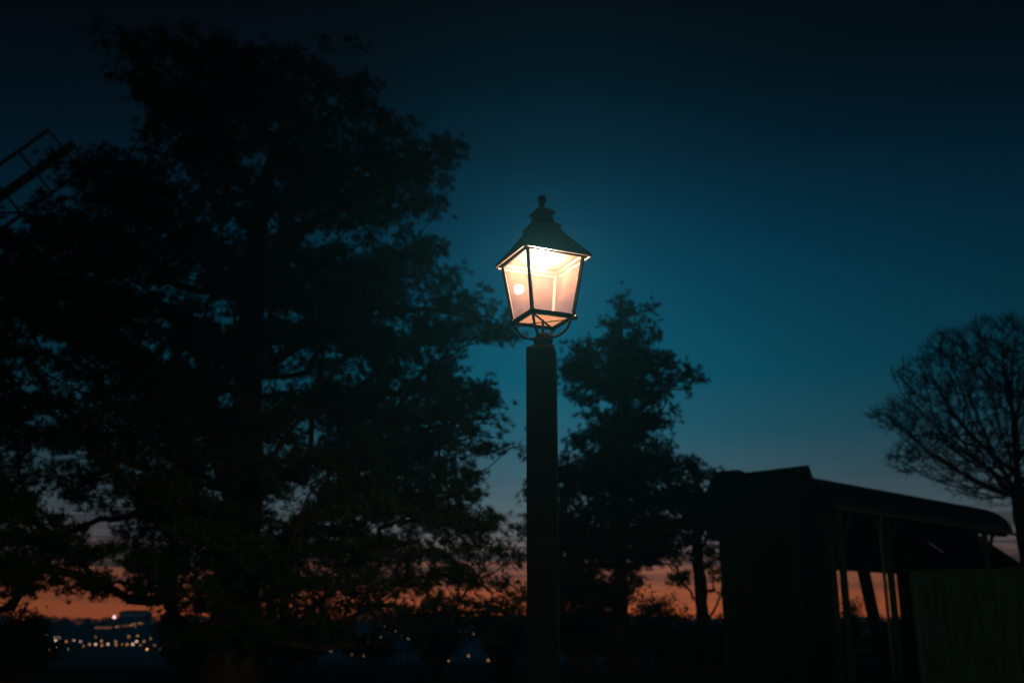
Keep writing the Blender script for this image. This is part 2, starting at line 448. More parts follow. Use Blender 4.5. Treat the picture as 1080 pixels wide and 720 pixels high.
gaps1 = [(112, 545, 32, 0.0), (60, 545, 34, .3), (98, 590, 24, 0.12), (70, 610, 30, .35), (140, 600, 18, .3), (222, 242, 17, .0), (347, 250, 16, .05), (282, 275, 18, .15), (228, 328, 20, .02), (200, 378, 18, .1),
         (238, 452, 22, .1), (375, 383, 20, .1), (402, 412, 22, .05), (335, 455, 22, .25), (56, 430, 30, .3), (150, 470, 24, .25), (30, 400, 20, .3), (488, 470, 16, .05),
         (492, 592, 20, .0), (515, 606, 17, .0), (495, 572, 12, 0), (300, 90, 0, 1), (345, 145, 14, .2), (430, 250, 14, .3), (90, 320, 20, .35), (60, 260, 14, .2), (190, 180, 14, .3),
         (300, 400, 16, .3), (155, 420, 22, .35), (440, 330, 16, .3), (455, 430, 18, .3), (300, 520, 14, .4), (200, 545, 16, .4), (205, 610, 16, .3), (330, 630, 18, .4),
         (40, 520, 26, .35), (20, 560, 24, .4), (20, 480, 22, .5), (290, 190, 10, .2), (540, 530, 20, 0), (250, 300, 10, .2), (35, 190, 34, 0.12), (150, 655, 20, .1), (70, 665, 60, 0)]
trunk1 = [(246, 690, 0, .50), (250, 600, 0, .42), (257, 500, 0, .36), (262, 400, .1, .29), (268, 300, 0, .24), (276, 210, 0, .17), (296, 150, .2, .11), (330, 110, .2, .07), (345, 70, .3, .04)]
limbs1 = [[(247, 540, 0, .2), (230, 460, -.6, .17), (214, 385, -1, .14), (190, 340, -1.3, .1), (150, 318, -1.5, .06), (110, 300, -1.8, .03)],
          [(255, 520, 0, .14), (205, 505, .8, .11), (165, 524, 1.2, .09), (138, 543, 1.4, .075), (102, 549, 1.5, .06), (66, 563, 1.6, .045), (20, 582, 1.8, .03)],
          [(102, 549, 1.5, .05), (70, 560, 1.2, .04), (40, 535, 1.0, .03), (10, 510, .8, .02)],
          [(276, 210, 0, .12), (240, 175, -.4, .09), (205, 135, -.8, .06), (175, 90, -1, .035)],
          [(268, 300, 0, .13), (310, 250, .8, .1), (360, 215, 1.2, .07), (420, 190, 1.5, .04)],
          [(262, 400, 0, .14), (320, 360, -.8, .1), (380, 330, -1.3, .075), (450, 325, -1.8, .045), (510, 340, -2.0, .02)],
          [(256, 520, 0, .15), (320, 490, 1, .11), (390, 470, 1.4, .08), (460, 450, 1.7, .05), (520, 440, 1.9, .025)],
          [(252, 600, 0, .13), (320, 560, -1, .1), (390, 570, -1.6, .08), (430, 600, -1.9, .05), (450, 632, -2, .03)],
          [(390, 570, -1.6, .07), (440, 572, -2, .05), (490, 600, -2.1, .03), (520, 625, -2.2, .018)]]
pine('pine_tree', 'largest pine, tall and broad with a dense spreading crown filling the left of the view', 'tree', 20.0,
     trunk1, poly1, gaps1, limbs1, 1150, 92, 3.6, bough=(.6, 1.1), flat=.2, tuft=.15, nw=.0078, needles=17, edge=7)

# --- the smaller pine right of the lamp
poly2 = [(655, 306), (668, 322), (676, 316), (690, 322), (700, 338), (692, 356), (712, 366), (716, 382), (736, 386), (740, 402), (722, 418), (708, 424), (718, 444), (704, 458),
         (716, 478), (742, 480), (752, 492), (744, 512), (752, 530), (745, 560), (730, 600), (720, 640), (690, 655), (600, 660), (560, 650), (556, 470), (590, 476), (600, 458),
         (612, 448), (600, 434), (590, 425), (588, 372), (598, 356), (622, 360), (634, 350), (630, 322), (645, 316)]
gaps2 = [(600, 452, 16, .0), (640, 420, 9, .1), (705, 540, 14, .0), (690, 520, 10, .1), (635, 510, 10, .2), (615, 545, 12, .2), (690, 600, 15, .1), (665, 615, 12, .1), (700, 630, 22, .1), (680, 640, 15, .2),
         (720, 560, 14, .1), (640, 600, 12, .3), (672, 470, 8, .1), (600, 600, 14, .3), (650, 555, 9, .2), (590, 520, 10, .2)]
trunk2 = [(655, 690, 0, .2), (655, 600, 0, .17), (657, 500, 0, .13), (658, 430, 0, .09), (656, 370, 0, .055), (655, 325, 0, .02)]
pine('pine_tree', 'slender conical pine with a ragged crown standing just right of the lamp post', 'tree', 28.0,
     trunk2, poly2, gaps2, [], 560, 60, 2.4, bough=(.4, .7), flat=.22, tuft=.17, needles=15, nw=.0105, edge=6, minz=.5)

# --- the bare-stemmed pine beside the timber house
poly3 = [(722, 522), (745, 512), (765, 520), (762, 548), (756, 562), (772, 590), (768, 630), (745, 628), (738, 575), (728, 560), (700, 552), (704, 530)]
trunk3 = [(743, 690, 0, .2), (741, 650, 0, .19), (738, 610, 0, .185), (735, 575, 0, .17), (738, 545, 0, .12), (742, 528, 0, .05)]
limb3 = [[(741, 660, 0, .05), (755, 640, .3, .035), (762, 620, .5, .02), (768, 600, .6, .012)], [(741, 640, 0, .05), (725, 620, .3, .035), (712, 600, .5, .02)]]
pine('pine_tree', 'short thick-stemmed pine with a thin low crown between conical pine and timber house', 'tree', 31.0,
     trunk3, poly3 + [], [(752, 568, 13, 0), (756, 608, 26, .5)], limb3, 75, 48, 1.0, bough=(.4, .6), tuft=.13, needles=12, nw=.013, edge=4)

# ------------------------------------------------------------------ bare tree
def bare_tree():
    D = 42.0
    base = P(1093, 640, D); bz = terrain(base.x, base.y)
    root = empty('bare_tree', (base.x, base.y, bz), 'leafless round-crowned tree behind the shelter roof at the right edge', 'tree')
    org = Vector((base.x, base.y, bz))
    top = P(1078, 338, D).z - bz; bot = P(1078, 530, D).z - bz
    cz = bot + (top - bot) * .42; rx = 5.2
    att = []
    while len(att) < 9000:
        p = Vector((random.uniform(-1, 1), random.uniform(-1, 1), random.uniform(-1, 1)))
        l = p.length
        if l > 1 or l < .25: continue
        if random.random() > l ** 1.6: continue
        if math.sin(p.x * 5.3 + 1) * math.sin(p.y * 4.7) * math.sin(p.z * 5.9 + 2) > .38: continue
        q = Vector((p.x * rx, p.y * rx * .9, cz + p.z * ((top - cz) if p.z > 0 else (cz - bot))))
        k_ = 1 + .05 * math.sin(q.z * 2.1 + 4 * math.atan2(q.y, q.x)) + .11 * math.sin(5 * math.atan2(q.y, q.x) + q.z * 3.1)
        q.x *= k_; q.y *= k_
        att.append(q)
    nodes = [Vector((0, 0, -.2))]; par = [-1]
    z = 0.4
    while z < bot - .2:
        nodes.append(Vector((-.07 * z * .4 + random.gauss(0, .02), random.gauss(0, .02), z))); par.append(len(nodes) - 2); z += .4
    step = .22; kids = {}
    for it in range(90):
        kd = KDTree(len(nodes))
        for i, n in enumerate(nodes): kd.insert(n, i)
        kd.balance()
        pull = {}; keep = []
        for a in att:
            c, i, d = kd.find(a)
            if d < .30: continue
            keep.append(a)
            if d < 7:
                v = (a - c).normalized()
                pull.setdefault(i, [Vector((0, 0, 0)), 0]); pull[i][0] += v; pull[i][1] += 1
        att = keep
        if not pull or len(nodes) > 20000: break
        for i, (v, c) in pull.items():
            if v.length < 1e-3 or kids.get(i, 0) >= 3: continue
            kids[i] = kids.get(i, 0) + 1
            dprev = (nodes[i] - nodes[par[i]]).normalized() if par[i] >= 0 else Vector((0, 0, 1))
            v = (v.normalized() + dprev * .8 + Vector((random.gauss(0, .13), random.gauss(0, .13), random.gauss(0, .13)))).normalized()
            nn = nodes[i] + v * step
            nodes.append(nn); par.append(i)
    nch = [0] * len(nodes)
    for i in range(1, len(nodes)): nch[par[i]] += 1
    load = [0] * len(nodes)
    tips = [i for i in range(len(nodes)) if nch[i] == 0]
    for i in tips: load[i] = 1
    for i in range(len(nodes) - 1, 0, -1): load[par[i]] += load[i]
    tb = MB(); rr = lambda l: .0115 * max(1, l) ** .445
    for i in range(1, len(nodes)):
        n = 12 if load[i] > 120 else (6 if load[i] > 8 else 3)
        if load[i] > len(tips) * .97:
            continue
        tb.tube([nodes[par[i]], nodes[i]], [rr(load[par[i]] if load[par[i]] < load[i] * 1.8 else load[i] * 1.25), rr(load[i])], n, cap=False)
    stem = [i for i in range(len(nodes)) if load[i] > len(tips) * .97]
    tb2 = MB(); ss = [nodes[i] for i in stem]
    tb2.tube(ss, [rr(load[0]) * (1.35 - .3 * min(1, k / 3)) * .9 for k in range(len(ss))], 14)
    tb2.build('trunk', M_bark2, root, smooth=True)
    tw = []
    for i in range(len(nodes)):
        if load[i] > 4: continue
        d0 = (nodes[i] - nodes[par[i]]).normalized()
        for k in range(3 if load[i] == 1 else 1):
            d = (d0 + Vector((random.gauss(0, .6), random.gauss(0, .6), random.gauss(.1, .5)))).normalized()
            l = random.uniform(.2, .5); m_ = nodes[i] + d * l * .5; e = nodes[i] + d * l + Vector((0, 0, .06))
            tb.tube([nodes[i], m_, e], [.014, .011, .007], 3, cap=False)
    tb.build('branches', M_bark2, root, smooth=True)
bare_tree()

# ------------------------------------------------------------------ street lantern
Lp = P(572, 274, 6.0); LX, LY = Lp.x, Lp.y
def zz(py): return P(572, py, 6.0).z
z_eave = zz(274); z_bot = zz(336.5); z_col = zz(353.5); z_post = zz(367.5)
lamp = empty('street_lantern', (LX, LY, 0), 'lit square glass lantern with pagoda finial on a dark square post', 'street lamp')
ANG = [rad(-90 - 20.8 + 90 * k) for k in range(4)]            # near, right, far, left corner directions
def ring(R, z): return [Vector((R * math.cos(a), R * math.sin(a), z)) for a in ANG]
# post with chamfered edges
pm = MB(); hw = .089; ch = .014
prof = [(-hw + ch, -hw), (hw - ch, -hw), (hw, -hw + ch), (hw, hw - ch), (hw - ch, hw), (-hw + ch, hw), (-hw, hw - ch), (-hw, -hw + ch)]
Rp = Matrix.Rotation(rad(-7), 3, 'Z')
lv = [(-.15, 1), (.3, 1), (1.2, 1), (2.2, 1), (z_post - .02, 1), (z_post - .006, .96), (z_post, .86)]
for i, (z, s) in enumerate(lv):
    for x, y in prof: pm.v.append(tuple(Rp @ Vector((x * s, y * s, z))))
for i in range(len(lv) - 1):
    for k in range(8):
        pm.f.append((i * 8 + k, i * 8 + (k + 1) % 8, i * 8 + 8 + (k + 1) % 8, i * 8 + 8 + k)); pm.m.append(0)
pm.f.append(tuple(range((len(lv) - 1) * 8, len(lv) * 8))); pm.m.append(0)
pm.build('post', M_post, lamp, loc=(-.010, 0, 0))
# collar
cm_ = MB()
cm_.lathe([(.068, z_post - .004), (.072, z_post + .006), (.072, z_post + .016), (.058, z_post + .022), (.056, z_post + .04), (.063, z_post + .045), (.063, z_post + .056), (.05, z_post + .062),
           (.044, z_col + .005), (.034, z_col + .012)], 28)
cm_.build('collar', M_iron, lamp, smooth=False)
# curved arms
for k, a in enumerate(ANG):
    R0 = .185
    pts = []
    for R_, z in ((.042, z_col - .012), (.085, z_col - .016), (.128, z_col + .004), (.160, z_col + .035), (R0 - .004, z_bot - .03), (R0, z_bot - .004)):
        pts.append(Vector((R_ * math.cos(a), R_ * math.sin(a), z)))
    am = MB(); am.tube(smooth_path(pts, 5), [.0085] * 26, 8); am.build('arm', M_iron, lamp, smooth=True)
cr_ = MB(); cr_.tube([Vector((0, 0, z_col)), Vector((0, 0, z_bot - .004))], [.009, .009], 8)
cr_.build('centre_rod', M_iron, lamp, smooth=True)
# frame
RT, RB = .272, .198
T = ring(RT, z_eave - .012); Bt = ring(RB, z_bot)
fm = MB()
def sc(v, k, dz=0.0): return Vector((v.x * k, v.y * k, v.z + dz))
for k in range(4):
    k2 = (k + 1) % 4
    rd = Vector((math.cos(ANG[k]), math.sin(ANG[k]), 0))
    fm.beam(T[k], Bt[k], .021, .021, up=rd)
    fm.beam(Bt[k] + Vector((0, 0, -.002)), Bt[k2] + Vector((0, 0, -.002)), .018, .03)
    fm.beam(sc(T[k], .99, .002), sc(T[k2], .99, .002), .016, .016)
    fm.box(Bt[k] + Vector((0, 0, -.004)), (.028, .028, .036), Matrix.Rotation(ANG[k] + math.pi / 4, 3, 'Z'))
fm.beam(sc(Bt[0], .97, -.012), sc(Bt[2], .97, -.012), .013, .008)
fm.beam(sc(Bt[1], .97, -.021), sc(Bt[3], .97, -.021), .007, .006)
fm.build('frame', M_inner, lamp, bevel=.002)
# small latch on the right lower corner
lt = MB(); e = Bt[1] + Vector((math.cos(ANG[1]), math.sin(ANG[1]), 0)) * .018
lt.lathe([(.002, -.017), (.012, -.012), (.014, 0), (.012, .012), (.002, .017)], 10, tuple(e + Vector((0, 0, -.012)))); lt.build('latch', M_iron, lamp, smooth=True)
# glass panes: 4 sides and the bottom
for k in range(4):
    k2 = (k + 1) % 4; gp = MB()
    c = [T[k].lerp(T[k2], .03), T[k].lerp(T[k2], .97), Bt[k].lerp(Bt[k2], .96), Bt[k].lerp(Bt[k2], .04)]
    c = [Vector((v.x * .975, v.y * .975, v.z)) for v in c]
    gp.add(c, [(0, 1, 2, 3)]); gp.build('glass_pane', M_glass, lamp)
gp = MB(); gp.add([v * .95 + Vector((0, 0, .05 * v.z)) + Vector((0, 0, .002)) for v in Bt], [(0, 1, 2, 3)]); gp.build('glass_pane', M_opal, lamp)
# roof: four sheets, small vent slots in the left one
E = ring(.326, z_eave - .006); U = ring(.108, z_eave + .205)
rm = MB()
for k in range(4):
    k2 = (k + 1) % 4
    nx, nz = 24, 16
    for i in range(nx):
        for j in range(nz):
            if k == 3 and j in (6, 9) and i in (5, 6, 8, 9, 11, 12): continue
            def q(a, b):
                lo = E[k].lerp(E[k2], a); hi = U[k].lerp(U[k2], a)
                p = lo.lerp(hi, b); p.z -= .009 * math.sin(math.pi * b); return p
            rm.add([q(i / nx, j / nz), q((i + 1) / nx, j / nz), q((i + 1) / nx, (j + 1) / nz), q(i / nx, (j + 1) / nz)], [(0, 1, 2, 3)])
ro = rm.build('roof', M_copper, lamp)
sd = ro.modifiers.new('thick', 'SOLIDIFY'); sd.thickness = .003; sd.offset = 0
# eave lip and hip ribs
rl = MB()
for k in range(4):
    k2 = (k + 1) % 4
    rl.beam(E[k] + Vector((0, 0, -.004)), E[k2] + Vector((0, 0, -.004)), .008, .016)
    rl.tube([E[k], E[k].lerp(U[k], .5) + Vector((0, 0, -.008)), U[k]], [.006, .006, .006], 6)
rl.build('roof_trim', M_copper, ro)
sf = MB(); Eo = ring(.322, z_eave - .010); Ei = ring(.262, z_eave - .006)
for k in range(4): sf.add([Eo[k], Eo[(k + 1) % 4], Ei[(k + 1) % 4], Ei[k]], [(0, 1, 2, 3)])
sf.build('soffit', M_inner, lamp)  # near-black plate added to keep the eave underside dark
# ceiling plate inside
cpl = MB(); zc = z_eave + .004
cc = ring(.262, zc); cpl.add(cc + [v + Vector((0, 0, .004)) for v in cc], [(0, 1, 2, 3), (7, 6, 5, 4), (0, 4, 5, 1), (1, 5, 6, 2), (2, 6, 7, 3), (3, 7, 4, 0)])
M_ceil = mat('ceiling_plate', (0.008, 0.009, 0.009), 0.7, spec=0.05)
cpo = cpl.build('ceiling_plate', M_ceil, lamp)
# pagoda vent: square tiers
def tiers(name, prof):
    t = MB(); b = 0
    for R_, z in prof:
        for v in ring(R_, z): t.v.append(tuple(v))
    for i in range(len(prof) - 1):
        for k in range(4):
            k2 = (k + 1) % 4
            t.f.append((i * 4 + k, i * 4 + k2, i * 4 + 4 + k2, i * 4 + 4 + k)); t.m.append(0)
    t.f.append((3, 2, 1, 0)); t.m.append(0); n = (len(prof) - 1) * 4; t.f.append((n, n + 1, n + 2, n + 3)); t.m.append(0)
    return t.build(name, M_copper, lamp, bevel=.0015)
tiers('vent_base', [(.114, z_eave + .195), (.132, z_eave + .203), (.134, z_eave + .222), (.118, z_eave + .232), (.092, z_eave + .243), (.080, z_eave + .262), (.073, z_eave + .285), (.073, z_eave + .309)])
vcap = tiers('vent_cap', [(.080, z_eave + .303), (.094, z_eave + .307), (.094, z_eave + .317), (.076, z_eave + .330), (.048, z_eave + .345), (.03, z_eave + .355), (.018, z_eave + .362)])
fi = MB()
fi.lathe([(.014, z_eave + .355), (.017, z_eave + .366), (.014, z_eave + .374), (.013, z_eave + .382), (.022, z_eave + .390), (.029, z_eave + .405), (.030, z_eave + .418), (.024, z_eave + .432), (.013, z_eave + .441), (.007, z_eave + .447), (.001, z_eave + .45)], 24)
fi.build('finial', M_copper, vcap, smooth=True)
# bulb under the ceiling plate, with its holder
bb = MB(); zb = zc - .042
bb.lathe([(.001, -.034), (.016, -.029), (.028, -.014), (.031, 0), (.026, .016), (.016, .028)], 20, (0, 0, zb)); bh = MB(); bh.lathe([(.015, zb + .026), (.017, zb + .03), (.017, zc - .002)], 16); bho = bh.build('bulb_holder', M_ceil, lamp)
bb.build('bulb', M_bulb, bho, smooth=True)

# ------------------------------------------------------------------ timber house + open shelter
def solveD(px, py, z, lo, hi):
    for _ in range(60):
        m_ = (lo + hi) / 2
        if P(px, py, m_).z < z: lo = m_
        else: hi = m_
    return (lo + hi) / 2

def barrel(name, O, ax, across, L_, w, z_e, rise, mat_, parent, th=.09, n=18, over=0.0, power=2.0, straight=False, org=Vector((0, 0, 0))):
    """arched roof: O = front eave start, ax = long axis, across = direction from front eave to back eave (half width w)"""
    t = MB(); rows = []
    for e_ in (-over, L_ + over):
        for rr_ in (1.0, 1 - th / max(w, rise)):
            row = []
            for i in range(n + 1):
                a = math.pi * i / n
                cx_ = -math.copysign(abs(math.cos(a)) ** (2 / power), math.cos(a)); sz = abs(math.sin(a)) ** (2 / power)
                if straight and i <= n // 2:
                    a_ = max(0, i - 1) / (n // 2 - 1) * math.pi / 2; cx_ = -math.cos(a_); sz = 0.0 if i == 0 else .45 + .55 * math.sin(a_)
                if straight and i > n // 2: k_ = (i - n // 2) / (n - n // 2); cx_ = k_; sz = 1 - k_
                p = O + ax * e_ + across * (w + cx_ * w * rr_); p = Vector((p.x, p.y, z_e + rise * sz * (rr_ if i not in (0, n) else 1)))
                row.append(p - org)
            rows.append(row)
    b = 0
    for row in rows: t.v.extend(tuple(p) for p in row)
    m_ = n + 1; A, B_, C_, D_ = 0, m_, 2 * m_, 3 * m_
    for i in range(n):
        t.f += [(A + i, A + i + 1, C_ + i + 1, C_ + i), (B_ + i + 1, B_ + i, D_ + i, D_ + i + 1), (A + i + 1, A + i, B_ + i, B_ + i + 1), (C_ + i, C_ + i + 1, D_ + i + 1, D_ + i)]
    t.f += [(A, C_, D_, B_), (A + n, B_ + n, D_ + n, C_ + n)]
    t.m += [0] * (len(t.f))
    return t.build(name, mat_, parent)

S = 1.3
A0 = P(764, 600, 20.6 * S); A0.z = 0
u = Vector((.73, .68, 0)).normalized(); v = Vector((.68, -.73, 0)).normalized()
Lh, Wh = 2.15, 1.35
z_e = P(757, 566, 20.6 * S).z; z_r = P(800, 497.5, 20.6 * S).z
house = empty('timber_house', tuple(A0), 'tall narrow dark green-tinted board house with an arched roof, left of the open shelter', 'house')
def boards(name, a, b, z0, z1, parent, org, w=.16, mat_=M_board, th=.03, topf=None):
    """vertical boards from a to b, each slightly different"""
    t = MB(); d = (b - a); n = max(1, int(d.length / w)); dn = d.normalized(); nr = Vector((dn.y, -dn.x, 0))
    R = Matrix((dn, nr, Vector((0, 0, 1)))).transposed()
    for i in range(n):
        c = a + d * ((i + .5) / n); k = random.uniform(-.006, .006)
        zt = z1 if topf is None else topf((i + .5) / n)
        c = Vector((c.x, c.y, (z0 + zt) / 2)) + nr * k - org
        t.box(c, (d.length / n - random.uniform(.006, .016), th, zt - z0), R)
        t.box(c + nr * (.02) + dn * (d.length / n / 2), (.045, .02, zt - z0 - .02), R)
    bk = a + d * .5
    t.box(Vector((bk.x, bk.y, (z0 + min(z1, zt if topf else z1)) / 2)) - nr * .03 - org, (d.length - .02, .02, min(z1, z1) - z0 - .05), R)
    return t.build(name, mat_, parent)
c00 = A0.copy(); c10 = A0 + v * Lh; c11 = c10 + u * Wh; c01 = A0 + u * Wh
arch = lambda t: z_e + (z_r - z_e - .2) * (math.sqrt(max(0, 1 - (2 * t - 1) ** 2)) if t < .5 else 2 - 2 * t) * .9
zt_ = z_e + .03
boards('wall', c00, c10, -.1, zt_, house, A0)
boards('wall', c10, c11, -.1, zt_, house, A0, topf=arch)
boards('wall', c11, c01, -.1, zt_, house, A0)
boards('wall', c01, c00, -.1, zt_, house, A0, topf=lambda t: arch(1 - t))
barrel('roof', A0 - u * .22, v, u, Lh, Wh / 2 + .22, z_e - .05, z_r - z_e + .05, M_roof, house, th=.12, over=.16, power=2.15, straight=True, org=A0)
barrel('verge_hood', A0 - u * .27 - v * .34, v, u, .5, Wh / 2 + .27, z_e - .06, z_r - z_e + .17, M_roof, house, th=.12, power=2.5, org=A0)
# the lower skirt of the roof, and corner posts
sk = MB()
sk.beam(A0 - u * .2 - v * .2 + Vector((0, 0, z_e - .05)) - A0, A0 - u * .2 + v * (Lh + .2) + Vector((0, 0, z_e - .05)) - A0, .08, .14)
sk.beam(A0 + u * (Wh + .2) - v * .2 + Vector((0, 0, z_e - .05)) - A0, A0 + u * (Wh + .2) + v * (Lh + .2) + Vector((0, 0, z_e - .05)) - A0, .08, .14)
sk.build('eave_board', M_timber, house)
for c in (c00, c10, c11, c01):
    cb = MB(); cb.box(Vector((c.x, c.y, z_e / 2)) - A0, (.15, .15, z_e), Matrix.Rotation(math.atan2(u.y, u.x), 3, 'Z')); cb.build('corner_post', M_timber, house)

# shelter
D0 = 20 * S
E0 = P(878, 533.5, D0); D1 = solveD(1069, 562, E0.z, 26, 60); E1 = P(1069, 562, D1)
ze2 = E0.z
E0g = Vector((E0.x, E0.y, 0)); E1g = Vector((E1.x, E1.y, 0))
axs = (E1g - E0g).normalized(); acr = Vector((-axs.y, axs.x, 0)); Ls = (E1g - E0g).length
wS = 1.6; rise = P(1010, 528.5, D1 + 1).z - ze2 - .2
shel = empty('open_shelter', tuple(E0g), 'long open timber shelter with an arched roof on posts, right of the timber house', 'shelter')
barrel('roof', E0g, axs, acr, Ls, wS, ze2, rise, M_roof, shel, th=.10, org=E0g)
def along(px, side=.25):
    """ground point under the front eave, seen at photo column px at mid height"""
    best = min((abs((lambda q: 540 + F * q.x / (q.y * cp + (2.4 - CAMZ) * sp))(E0g + axs * (Ls * i / 400)) - px), i) for i in range(401))
    return E0g + axs * (Ls * best[1] / 400) + acr * side
Rs = Matrix((axs, acr, Vector((0, 0, 1)))).transposed()
fb = MB()
for sd_ in (.25, 2 * wS - .25):
    a = E0g + acr * sd_ + Vector((0, 0, ze2 - .02)); fb.beam(a + axs * .1 - E0g, a + axs * (Ls - .1) - E0g, .14, .2)
fb.build('eave_beam', M_timber, shel)
posts_px = [900, 950, 1054]
pts_s = [(E0g + acr * .25 + axs * .2)] + [along(px) for px in posts_px]
for i, p in enumerate(pts_s):
    for sd_ in ((0,) if i == 0 else (0, 2 * wS - .5)):
        q = p + acr * sd_
        zb_ = terrain(q.x, q.y)
        pb = MB(); pb.box(Vector((q.x, q.y, (ze2 + zb_ - .2) / 2)) - E0g, (.15, .15, ze2 - zb_ ), Rs); po = pb.build('post', M_gpost, shel, bevel=.01)
        for s_ in (-1, 1):
            bm_ = MB(); bm_.beam(q + Vector((0, 0, ze2 - .85)) + axs * s_ * .06 - E0g, q + Vector((0, 0, ze2 - .12)) + axs * s_ * .7 - E0g, .09, .09); bm_.build('brace', M_gpost, shel)
    tb_ = MB(); a = p + Vector((0, 0, ze2 + .08)); tb_.beam(a - E0g, a + acr * (2 * wS - .5) - E0g, .12, .16); tb_.build('tie_beam', M_timber, shel)
def back(px):
    f_ = lambda q: 540 + F * q.x / (q.y * cp + (2.4 - CAMZ) * sp)
    i = min(range(401), key=lambda i: abs(f_(E0g + axs * (Ls * i / 400) + acr * (2 * wS - .25)) - px))
    return E0g + axs * (Ls * i / 400) + acr * (2 * wS - .25)
wa = back(948); wb = E1g + acr * (2 * wS - .25) - axs * .3
boards('back_wall', wa, wb, .2, ze2 - .1, shel, E0g, w=.18)
boards('upper_boarding', back(872), wa, 3.0, ze2 - .1, shel, E0g, w=.18)
# lower infill at the back: rail fence of the shelter
wl = MB(); a = E0g + acr * (2 * wS - .25) + axs * .2
for z in (.45, .95, 1.35): wl.beam(a + Vector((0, 0, z)) - E0g, wa + Vector((0, 0, z)) - E0g, .04, .16)
wl.build('back_rail', M_timber, shel)
rk = MB(); ra_ = back(926); rb_ = back(912) ; rk.beam(Vector((ra_.x, ra_.y, -.1)) - E0g, Vector((rb_.x, rb_.y, 3.2)) - E0g, .34, .2)
rk.build('raking_prop', M_timber, shel)
# zinc downpipe with a swan neck
g0 = along(936, -.02)
gt = MB(); gt.tube([E0g - acr * .05 + Vector((0, 0, ze2 - .02)) - E0g, E1g - acr * .05 + Vector((0, 0, ze2 - .04)) - E0g], [.045, .045], 8); gut = gt.build('gutter', M_pipe, shel, smooth=True)
dp = MB(); dz_ = terrain(g0.x, g0.y)
pp = [g0 + Vector((0, 0, ze2 - .06)), g0 + Vector((0, 0, ze2 - .16)), g0 + acr * .10 + axs * .1 + Vector((0, 0, ze2 - .34)), g0 + acr * .13 + axs * .12 + Vector((0, 0, ze2 - .5)), g0 + acr * .13 + axs * .12 + Vector((0, 0, 1.5)), g0 + acr * .13 + axs * .12 + Vector((0, 0, dz_))]
dp.tube([q - E0g for q in pp], [.045] * 6, 10)
for z in (1.0, 2.3):
    q = g0 + acr * .13 + axs * .12 + Vector((0, 0, z)) - E0g; dp.tube([q, q + Vector((0, 0, .05))], [.056, .056], 10)
dp.build('downpipe', M_pipe, gut, smooth=True)

# shed behind with a plain pitched roof
shed_c = P(985, 640, 43.0); shed_c.z = terrain(shed_c.x, shed_c.y)
shed = empty('wooden_shed', tuple(shed_c), 'dark shed with a plain pitched roof, behind the right end of the shelter', 'shed')
za = P(990, 541, 43).z - shed_c.z; ra = P(990, 541, 43); rb = P(1096, 612, 43); half = rb.x - ra.x; zb2 = rb.z - shed_c.z
sh = MB()
ox = ra.x - shed_c.x
sh.v += [(ox, 0, -.5), (ox + half - .3, 0, -.5), (ox + half - .3, 0, zb2), (ox, 0, za - .15), (ox, 0, zb2),
         (ox, 4, -.5), (ox + half - .3, 4, -.5), (ox + half - .3, 4, zb2), (ox, 4, za - .15), (ox, 4, zb2)]
sh.f += [(0, 1, 2, 3, 4), (9, 8, 7, 6, 5), (1, 6, 7, 2), (0, 4, 9, 5)]; sh.m += [0] * 4
sh.build('wall', M_board, shed)
sr = MB()
for s_ in (1,):
    a = Vector((ox, 1.9, za)); b = Vector((ox + s_ * half, 1.9, zb2 - .02))
    sr.beam(a, b, 4.6, .12, up=Vector((0, 0, 1)))
sr.build('roof', M_roof, shed)
sv = MB()
for k in range(16):
    x = ox + .1 + (half - .5) * k / 15; t_ = abs(x - ox) / half
    ztop = za - .2 + (zb2 - za) * t_; sv.box(((x, -.02, ztop / 2)), (.05, .03, ztop))
sv.build('cover_strips', M_board, shed)

# board fence in front, right edge
fa = P(969, 640, 17.0); fb_ = P(1120, 640, 15.5); fa.z = fb_.z = 0
fence = empty('board_fence', tuple(fa), 'tall green-tinted board fence in front of the shelter at the right edge', 'fence')
ztf = P(1000, 603, 16.6).z
boards('board_panel', fa, fb_, .05, ztf, fence, fa, w=.13, mat_=M_fence, th=.022)
fr = MB(); fr.beam(Vector((0, 0, ztf + .02)), fb_ - fa + Vector((0, 0, ztf + .02)), .09, .04); fr.build('top_rail', M_fence, fence)
for k in range(2):
    q = (fb_ - fa) * k
    fp = MB(); fp.box(q + Vector((0, .09, ztf / 2)), (.1, .1, ztf + .06)); fp.build('fence_post', M_timber, fence)

# ------------------------------------------------------------------ windmill
WD = 40.0
hub = P(-110, 291, WD); tip = P(81, 154.4, WD)
wz = terrain(hub.x, hub.y)
mill = empty('windmill', (hub.x, hub.y + 2.2, wz), 'windmill with lattice sails, one sail tip showing above the left pine at the left edge', 'windmill')
mo = Vector((hub.x, hub.y + 2.2, wz))
e1 = (tip - hub); SL = e1.length; e1.normalize(); e2 = Vector((-e1.z, 0, e1.x)) if True else None
H = hub - mo
mb = MB()
mb.lathe([(2.6, 0), (2.5, .6), (2.1, 8.5), (1.95, H.z - 1.8), (2.1, H.z - 1.7), (2.1, H.z - 1.5)], 8, rot=rad(22.5)); mb.build('tower', M_board, mill)
mc = MB(); mc.lathe([(2.15, H.z - 1.5), (2.1, H.z - .4), (1.75, H.z + .8), (1.1, H.z + 1.7), (.3, H.z + 2.1)], 16); mc.build('cap', M_roof, mill, smooth=True)
ws = MB(); ws.tube([H + Vector((0, 2.6, 0)), H + Vector((0, -.3, 0))], [.25, .25], 12); ws.tube([H + Vector((0, -.45, 0)), H + Vector((0, .15, 0))], [.42, .42], 12); ws.build('windshaft', M_timber, mill)
